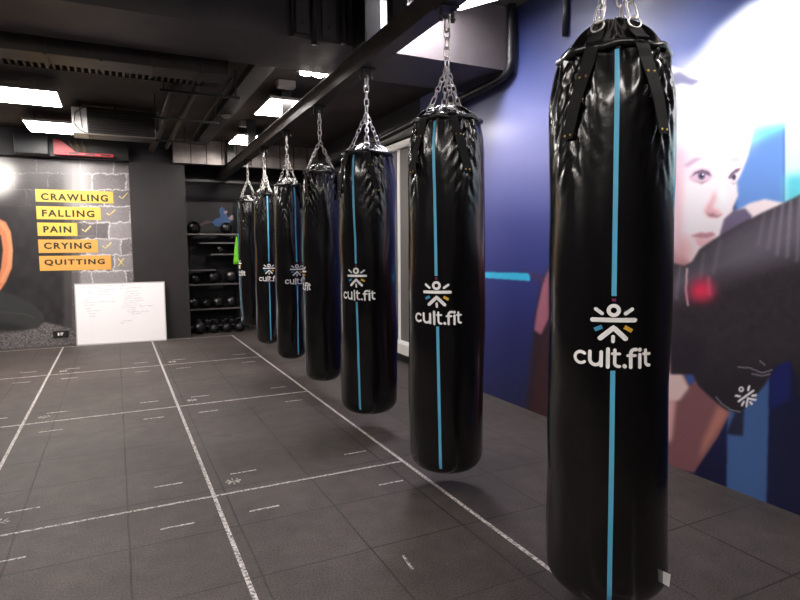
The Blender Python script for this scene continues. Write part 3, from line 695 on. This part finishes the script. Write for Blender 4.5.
# ================================================================== CEILING LIGHTS
def panel(x0, x1, y0, y1, z, label, group='square ceiling light panels', drop=None, lm=None):
    t = thing('ceiling_light', label, 'ceiling light', ((x0+x1)/2, (y0+y1)/2, z), 0, group); w = (x1-x0)/2; d = (y1-y0)/2
    f = MB(); f.box(-w-.015, w+.015, -d-.015, d+.015, .004, .035, b=.004); f.build('housing', M_lampframe, t)
    boxobj('diffuser', lm or (M_lampnear if drop else M_lamp), -w, w, -d, d, 0, .006, t)
    top = drop if drop else ZC
    for sx in (-1, 1): MB().tube([(sx*w*.7, 0, .035), (sx*w*.7, 0, top-z)], .004, 6).build('suspension_wire', M_blackpaint, t)
    return t
panel(-1.64, -.44, 6.58, 7.22, 2.90, 'long lit ceiling panel at left, the nearer of two left lights')
panel(-.90, -.30, 8.15, 8.85, 2.90, 'lit ceiling panel at left, farther one beside the fan unit')
panel(1.48, 1.96, 5.95, 6.70, 2.90, 'lit square ceiling panel behind the rail, nearer of the central pair')
panel(1.54, 2.02, 8.00, 8.70, 2.90, 'lit square ceiling panel behind the rail, farther of the central pair')
# unseen panels out of view, most added to light the near floor and bags
panel(-1.3, -.1, 1.5, 2.1, 3.05, 'added unseen long ceiling panel overhead before the viewpoint, outside the picture', drop=ZN)
panel(1.95, 2.35, 3.78, 4.06, 3.30, 'small ceiling panel just above the picture before the ceiling beam', drop=ZN, lm=M_beamlamp)
panel(.5, 1.1, -.5, .1, 3.05, 'added unseen square ceiling panel overhead behind the rail start, outside the picture', drop=ZN)
panel(2.1, 2.7, .5, 1.1, 3.05, 'added unseen square ceiling panel between bags and mural, outside the picture', drop=ZN)
panel(-1.3, -.1, -.3, .3, 3.05, 'added unseen long ceiling panel behind the viewpoint', drop=ZN)
panel(-3.3, -2.1, 2.4, 3.0, 3.05, 'added unseen long ceiling panel near the left wall, outside the picture', drop=ZN)
# strip light close to the beam
def up(x, y, z): d = M@_ray(x, y); t = (z-H)/d[2]; return Vector((d[0]*t, d[1]*t, z))
pa, pb = up(456, 10, 3.16), up(520, -8, 3.16); dd = (pb-pa).normalized(); pb = pa+dd*1.1
tl = thing('strip_light', 'bright slanted strip light at the top edge before the ceiling beam', 'ceiling light', (pa+pb)/2, math.atan2(dd.y, dd.x))
boxobj('diffuser', M_tube, -.55, .55, -.035, .035, 0, .05, tl, .012); boxobj('housing', M_lampframe, -.57, .57, -.045, .045, .05, .08, tl)
for x in (-.4, .4): MB().tube([(x, 0, .08), (x, 0, ZN-3.16)], .005, 6).build('suspension_wire', M_blackpaint, tl)
# three-lamp cluster
tr = thing('lamp_cluster', 'row of three small round lamps behind the ceiling beam', 'ceiling light', (1.67, 5.0, 2.895))
boxobj('housing', M_blackpaint, -.19, .19, -.06, .06, .03, .06, tr)
for k in (-1, 0, 1):
    q = MB(); q.lathe([(.001, -.004), (.03, -.002), (.05, .008), (.054, .02), (.05, .032)], 20, (k*.115, 0, 0)); q.build('lamp', M_lamp, tr)
m = MB(); m.tube([(0, 0, .06), (0, 0, ZC-2.895)], .01, 8); m.build('stem', M_blackpaint, tr)

# ================================================================== CEILING SERVICES
du = thing('air_duct', 'wide dark duct crossing the ceiling at upper left', 'duct', (-1.5, 4.96, 2.80))
b = MB(); b.box(-2.6, 2.40, 0.0, .28, 0, .25, b=.008); b.build('duct_body', M_duct, du)
for k in range(14): boxobj('joint_flange', M_duct, -2.5+k*.36, -2.48+k*.36, -.012, .292, -.012, .255, du)
# cable tray
ct = thing('cable_tray', 'ribbed cable tray running along the far side of the dark duct', 'cable tray', (-1.4, 5.33, 2.84))
for y in (0, .2): boxobj('side_rail', M_duct, -2.6, 2.3, y, y+.012, 0, .06, ct)
for k in range(96): boxobj('rung', M_duct, -2.58+k*.05, -2.562+k*.05, .012, .2, .004, .016, ct)
for x, y in ((1.55, -.02), (1.62, .22)): MB().tube([(x, y, -.03), (x, y, .21)], .008, 8).build('hanger_rod', M_pipe, ct)
def pipe(pts, r, label, m=M_pipe, name='pipe', group=None):
    return tag(MB().tube(pts, r, 12).build(name, m), label, 'pipe', group)
g = 'long ceiling pipes at the left'
pipe([(.56, 5.6, 2.86), (.56, 9.5, 2.86)], .045, 'thick ceiling pipe running away, leftmost of the three', M_duct, group=g)
pipe([(.74, 5.6, 2.87), (.74, 9.2, 2.87)], .028, 'mid-grey ceiling pipe running away, middle of the three', group=g)
pipe([(1.02, 5.5, 2.93), (1.02, 8.8, 2.93)], .010, 'thin ceiling pipe running away, rightmost of the three', group=g)
for k, y in enumerate((5.7, 6.9, 8.3)):
    hb = boxobj('pipe_support', M_blackpaint, .42, 1.12, y-.012, y+.012, 2.80, 2.822); 
    boxobj('rod', M_blackpaint, .45, .46, y-.005, y+.005, 2.82, ZC, hb); boxobj('rod', M_blackpaint, 1.08, 1.09, y-.005, y+.005, 2.82, ZC, hb)
    tag(hb, ['trapeze bar under the three ceiling pipes, nearest', 'trapeze bar under the three ceiling pipes, middle', 'trapeze bar under the three ceiling pipes, farthest'][k], 'bracket', 'trapeze bars under the ceiling pipes')
# long flat trunk with smoke detector
tk = boxobj('cable_trunking', M_blackpaint, 1.16, 1.34, 4.95, 9.45, 2.98, ZC-.002); tag(tk, 'flat black trunking on the ceiling left of the central lights', 'trunking')
sd_ = thing('smoke_detector', 'round pale smoke detector under the black ceiling trunking', 'smoke detector', (1.25, 7.2, 2.98))
MB().lathe([(.06, 0), (.06, -.015), (.045, -.035), (.02, -.045), (.001, -.046)], 24).build('body', M_lampframe, sd_); MB().lathe([(.064, .0), (.064, -.008), (.05, -.008)], 24).build('base_ring', M_blackpaint, sd_)
for k, (x, y) in enumerate(((1.60, 5.82), (1.62, 7.86))):
    t = tag(boxobj('sprinkler_plate', M_lampframe, x-.09, x+.09, y-.05, y+.05, 2.985, ZC, None, .01), ['small pale plate before the nearer central ceiling light', 'small pale plate before the farther central ceiling light'][k], 'plate')
sp_ = thing('sprinkler', 'small sprinkler head hanging from the ceiling right of the thin pipe', 'sprinkler', (.93, 8.6, 2.86)); MB().tube([(0, 0, 0), (0, 0, .2)], .01, 8).build('stem', M_pipe, sp_); MB().lathe([(.001, -.012), (.03, -.008), (.03, -.002), (.001, .004)], 14).build('deflector', M_pipe, sp_)
# fan unit with louvres and white end panel
ac = thing('fan_unit', 'suspended fan unit with dark louvred front and bright left end', 'fan unit', (.07, 7.55, 2.70))
boxobj('casing', M_blackpaint, -.285, .42, 0, .35, 0, .30, ac, .006)
boxobj('end_panel', mat('white_end_panel', (240, 238, 235), .4), -.44, -.287, -.004, .35, 0, .285, ac, .004)
for k in range(9): boxobj('louvre', M_duct, -.28, .33, -.022, 0, .02+k*.03, .026+k*.03, ac)
boxobj('bottom_rail', M_shelf, -.29, .42, -.03, .0, -.006, .006, ac)
MB().tube([(-.30, -.02, .30), (-.40, -.03, .22), (-.42, -.03, .1), (-.36, -.03, .03), (-.29, -.02, .0)], .005, 6).build('cable', M_blackpaint, ac); MB().tube([(-.36, -.02, .36), (-.34, -.02, .05)], .004, 6).build('cable', M_blackpaint, ac)
for x in (0, .38): MB().tube([(x, .1, .3), (x, .1, .36)], .008, 6).build('hanger_rod', M_blackpaint, ac)
# conduits and boxes on the beam face
for k, (x, r) in enumerate(((1.20, .012), (1.355, .022), (1.585, .026))):
    t = tag(MB().tube([(x, YBM-r, 2.9 if k != 1 else 2.86), (x, YBM-r, ZN)], r, 10).build('conduit', M_blackpaint), ['thin vertical conduit on the ceiling beam face, left of three', 'vertical conduit on the ceiling beam face, middle of three', 'thickest vertical conduit on the ceiling beam face, beside the black riser'][k], 'conduit', 'vertical conduits on the ceiling beam')
tag(boxobj('cable_riser', M_blackpaint, 1.66, 1.79, 3.93, YBM-.001, 2.86, ZN-.002, None, .006), 'black box riser standing proud of the ceiling beam, left of the bright patch', 'riser')
for k, x in enumerate((1.28, 1.475)):
    t = thing('junction_plate', ['grey cover plate with a screw on the beam, left one', 'grey cover plate with a screw on the beam, right one'][k], 'plate', (x, YBM, 2.93), 0, 'cover plates on the ceiling beam')
    boxobj('plate', mat('plate_grey', (84, 80, 80), .45), -.055, .055, -.02, 0, 0, .45, t, .004); MB().lathe([(.014, 0), (.012, .006), (.001, .007)], 12, mtx=Matrix.Translation((0, -.02, .07))@Matrix.Rotation(PI/2, 4, 'X')).build('screw', M_pipe, t)
# insulated pipe bending round the end of the beam and running along the right wall
pts = [(3.07, 4.11, ZN)]+[(3.07, 4.11, z) for z in (3.3, 3.1, 2.96)]+[(3.07, 4.12, 2.90), (3.06, 4.18, 2.855), (3.04, 4.32, 2.83), (3.0, 5.0, 2.79), (3.0, 6.5, 2.74), (3.0, 8.5, 2.70), (3.0, 10.4, 2.68)]
tag(MB().tube(pts, .038, 14).build('insulated_pipe', M_insul), 'black insulated pipe bending under the ceiling beam and along the right wall', 'pipe')
tag(boxobj('wall_trunking', M_blackpaint, 3.0, XR-.001, 4.95, 10.5, 2.68, 2.80), 'black trunking box along the right wall above the window', 'trunking')
# thin dark cross duct before the alcove
tag(boxobj('alcove_bar', M_blackpaint, 1.02, 3.1, 9.80, 9.84, 2.46, 2.50), 'thin black bar crossing high before the ball rack', 'bar')

# ================================================================== ALCOVE: poster, ball rack, balls
ps = thing('wall_poster', 'dark poster with a small figure in blue above the ball rack', 'poster', (1.52, 10.595, 1.70))
boxobj('sheet', mat('poster_sheet', (58, 54, 58), .4), -.52, .42, -.012, 0, 0, .50, ps)
def pshape(nm, pts, rgb, y=-.0135):
    m = MB(); a = [(x, y, z) for x, z in pts]; b_ = [(x, y+.0015, z) for x, z in pts]; n = len(pts)
    m.add(a+b_, [tuple(range(n)), tuple(range(2*n-1, n-1, -1))]+[(i, i+n, (i+1) % n+n, (i+1) % n) for i in range(n)]); return m.build(nm, mat(nm, rgb, .5), ps)
pshape('blue_clothing', [(.02, .16), (.08, .21), (.17, .25), (.15, .38), (.19, .43), (.24, .40), (.26, .33), (.30, .26), (.34, .18), (.30, .13), (.18, .08), (.08, .09)], (92, 135, 200))
pshape('skin_shape', [(.30, .23), (.36, .29), (.42, .27), (.41, .20), (.35, .19)], (225, 195, 200), -.015)
pshape('skin_shape', [(.22, .34), (.28, .37), (.29, .33), (.25, .30)], (220, 195, 215), -.015)
pshape('leg_shape', [(-.20, .12), (-.06, .19), (.02, .17), (.02, .14), (-.07, .13), (-.16, .09)], (115, 92, 100), -.0135)
pshape('pale_patch', [(-.51, .22), (-.50, .37), (-.43, .26)], (215, 215, 235))
rk_ = thing('storage_rack', 'black steel storage rack with pale shelf edges in the alcove', 'rack', (1.48, 10.1, 0))
SH = [.10, .385, .80, 1.04, 1.30, 1.49, 1.635]
for sx in (-1, 1):
    for y in (0, .4): boxobj('upright', M_blackpaint, sx*.44-.018, sx*.44+.018, y-.015, y+.015, 0, 2.2 if sx > 0 else 1.68, rk_)
for k, z in enumerate(SH):
    if k in (3, 4, 5):
        x0, x1 = ((-.44, .02), (-.05, .42), (-.22, .44))[k-3]
    else: x0, x1 = -.44, .44
    s_ = boxobj('shelf', M_blackpaint, x0, x1, 0, .40, z-.012, z, rk_); boxobj('shelf_edge', M_shelf, x0, x1, -.018, 0, z-.012, z+.012, s_)
def ball(x, z, r, label, y=10.26, group='black medicine balls on the rack', pt=False):
    o = thing('medicine_ball', label, 'medicine ball', (x, y, z), 0, group)
    m = MB(); pr = [(max(.0005, r*math.sin(PI*k/16)*(1-.05*(k in (8,)))), r-r*math.cos(PI*k/16)) for k in range(17)]; m.lathe(pr, 28); m.build('ball', M_ball, o)
    c = MB(); d = Vector((-.5 if not pt else 0, -.8, .35)).normalized(); mx = Matrix.Translation(Vector((0, 0, r))+d*(r-.0015))@d.to_track_quat('Z', 'Y').to_matrix().to_4x4()
    c.lathe([(.0005, .0025), (r*.24, .0005), (r*.26, -.004)], 16, mtx=mx); c.build('printed_disc', M_ballgrey, o)
    return o
zt = [s+.001 for s in SH]
for x, z, r, l in [(1.20, zt[6], .11, 'black medicine ball at the left end of the top shelf'), (1.73, zt[6], .105, 'black medicine ball on the right of the top shelf'),
                   (1.62, zt[4], .082, 'small black medicine ball on the short upper right shelf'),
                   (1.79, zt[2], .12, 'black medicine ball at the right end of the middle shelf'), (1.20, zt[2], .095, 'black medicine ball at the left end of the middle shelf'), (1.49, zt[2], .112, 'black medicine ball in the centre of the middle shelf'),
                   (1.15, zt[1], .10, 'black medicine ball at the left end of the lower shelf'), (1.36, zt[1], .085, 'black medicine ball second from left on the lower shelf'), (1.55, zt[1], .095, 'black medicine ball second from right on the lower shelf'), (1.77, zt[1], .095, 'black medicine ball at the right end of the lower shelf')]: ball(x, z, r, l)
ball(1.20, .001, .105, 'black ball on the floor before the rack at its left foot', y=9.93)
def dumbbell(x, y, z, label, s=1.):
    o = thing('dumbbell', label, 'dumbbell', (x, y, z), random.uniform(-.1, .1), 'dumbbells at the foot of the rack')
    for e in (-1, 1): MB().lathe([(.001, 0), (.045*s, .0), (.055*s, .01), (.055*s, .05), (.045*s, .06), (.001, .06)], 8, mtx=Matrix.Translation((0, e*.07-.03*1, .052*s))@Matrix.Rotation(-PI/2, 4, 'X')).build('head', M_iron, o)
    MB().tube([(0, -.06, .052*s), (0, .07, .052*s)], .014, 10).build('handle', M_shelf, o)
for k in range(5): dumbbell(1.22+k*.135, 10.24, SH[0]+.001, ['dumbbell at left end of the bottom shelf', 'dumbbell second from left on the bottom shelf', 'dumbbell in the middle of the bottom shelf', 'dumbbell second from right on the bottom shelf', 'dumbbell at right end of the bottom shelf'][k])
def kettlebell(x, y, label):
    o = thing('kettlebell', label, 'kettlebell', (x, y, 0), 0, 'kettlebells on the floor by the rack')
    MB().lathe([(.001, 0), (.055, .002), (.085, .04), (.09, .08), (.07, .13), (.03, .15), (.001, .152)], 20).build('bell', M_iron, o)
    MB().tube([(-.055, 0, .12), (-.07, 0, .17), (-.045, 0, .215), (0, 0, .225), (.045, 0, .215), (.07, 0, .17), (.055, 0, .12)], .014, 8).build('handle', M_iron, o)
for k, x in enumerate((1.42, 1.63, 1.84)): kettlebell(x, 9.93, ['kettlebell on the floor before the rack, left', 'kettlebell on the floor before the rack, middle', 'kettlebell on the floor before the rack, right'][k])
# green cloth
gc = MB(); n = 18; vs = []; fs = []
for k in range(9):
    t = k/8; w = .012+.055*t**.8
    for j in range(n): a = 2*PI*j/n; vs.append((w*math.cos(a)*(1+.18*math.sin(4*a)), .022*math.sin(a)*(1+.2*math.sin(3*a)), -.46*t+.01*math.sin(3*a)*t))
for k in range(8):
    for j in range(n): fs.append((k*n+j, (k+1)*n+j, (k+1)*n+(j+1) % n, k*n+(j+1) % n))
fs += [tuple(range(n)), tuple(8*n+j for j in range(n-1, -1, -1))]
gc.add(vs, fs, True); go = gc.build('green_cloth', M_green); go.location = (1.860, 10.05, 1.60); tag(go, 'bright green cloth hanging from the top shelf of the rack', 'cloth')
cdm = thing('tag_card', 'pale small cards clipped to the right rack upright', 'card', (1.95, 10.08, .93)); boxobj('card', M_ballgrey, -.02, .03, -.006, 0, .08, .18, cdm); boxobj('card', M_ballgrey, -.03, .04, -.006, 0, -.04, .04, cdm)
ub = boxobj('leaning_panel', M_blackpaint, 2.02, 2.10, 10.02, 10.5, 0, 2.1, None, .01); tag(ub, 'tall black panel standing right of the ball rack', 'panel')

# ================================================================== LIGHT
def area(name, loc, rot, sx, sy, e, col=(1, .96, .93)):
    l = bpy.data.lights.new(name, 'AREA'); l.shape = 'RECTANGLE'; l.size = sx; l.size_y = sy; l.energy = e; l.color = col
    o = bpy.data.objects.new(name, l); C.objects.link(o); o.location = loc; o.rotation_euler = rot; return o
# unseen spotlight on a stem, put in for the glare on the right mural
spx = thing('unseen_spotlight', 'unseen black spotlight put in to brighten the mural, outside the picture', 'spotlight', (1.55, .75, 3.0))
def aim(o, t): o.rotation_euler = (Vector(t)-o.location).to_track_quat('-Z', 'Y').to_euler()
MB().tube([(0, 0, .06), (0, 0, ZN-3.0)], .012, 8).build('stem', M_blackpaint, spx)
hd = MB().lathe([(.03, .13), (.06, .10), (.07, 0), (.066, 0), (.055, .09), (.001, .11)], 24).build('head', M_blackpaint, spx)
T = Vector((XR, 1.75, 2.45)); dirv = (T-Vector((1.55, .75, 3.0))).normalized(); hd.rotation_euler = (-dirv).to_track_quat('Z', 'Y').to_euler()
sl = bpy.data.lights.new('spot_lamp', 'SPOT'); sl.energy = 300; sl.spot_size = math.radians(52); sl.spot_blend = .55; sl.shadow_soft_size = .04; sl.color = (.95, .96, 1)
so = bpy.data.objects.new('spot_lamp', sl); C.objects.link(so); so.location = Vector((1.55, .75, 3.0))+dirv*.01; aim(so, T)

spy = thing('unseen_spotlight', 'unseen black spotlight added beyond the left edge to brighten the brick mural', 'spotlight', (-2.3, 8.3, 2.85))  # unseen lamp added to brighten the painted glare on the brick mural
MB().tube([(0, 0, .06), (0, 0, ZC-2.85)], .012, 8).build('stem', M_blackpaint, spy)
hd2 = MB().lathe([(.03, .13), (.06, .10), (.07, 0), (.066, 0), (.055, .09), (.001, .11)], 24).build('head', M_blackpaint, spy)
T2 = Vector((-1.42, YB, 2.50)); d2 = (T2-Vector((-2.3, 8.3, 2.85))).normalized(); hd2.rotation_euler = (-d2).to_track_quat('Z', 'Y').to_euler()
s2 = bpy.data.lights.new('spot_lamp', 'SPOT'); s2.energy = 90; s2.spot_size = math.radians(48); s2.spot_blend = 1.; s2.shadow_soft_size = .04; s2.color = (1, .97, .93)
so2 = bpy.data.objects.new('spot_lamp', s2); C.objects.link(so2); so2.location = Vector((-2.3, 8.3, 2.85))+d2*.01; aim(so2, T2)
w = bpy.data.worlds.new('World'); bpy.context.scene.world = w; w.use_nodes = True
w.node_tree.nodes['Background'].inputs[0].default_value = (.02, .02, .022, 1); w.node_tree.nodes['Background'].inputs[1].default_value = 1.

# ================================================================== CAMERA
cam = bpy.data.cameras.new('camera'); cam.sensor_width = 36; cam.sensor_fit = 'HORIZONTAL'; cam.lens = F/800*36; cam.clip_start = .05
co = bpy.data.objects.new('camera', cam); C.objects.link(co)
R3 = Matrix([list(map(float, M[0])), list(map(float, M[1])), list(map(float, M[2]))]); mw = R3.to_4x4(); mw.translation = (0, 0, H); co.matrix_world = mw
sc = bpy.context.scene; sc.camera = co
sc.view_settings.view_transform = 'Standard'; sc.view_settings.look = 'None'; sc.view_settings.gamma = 1; sc.view_settings.use_curve_mapping = False; sc.view_settings.exposure = 0.0
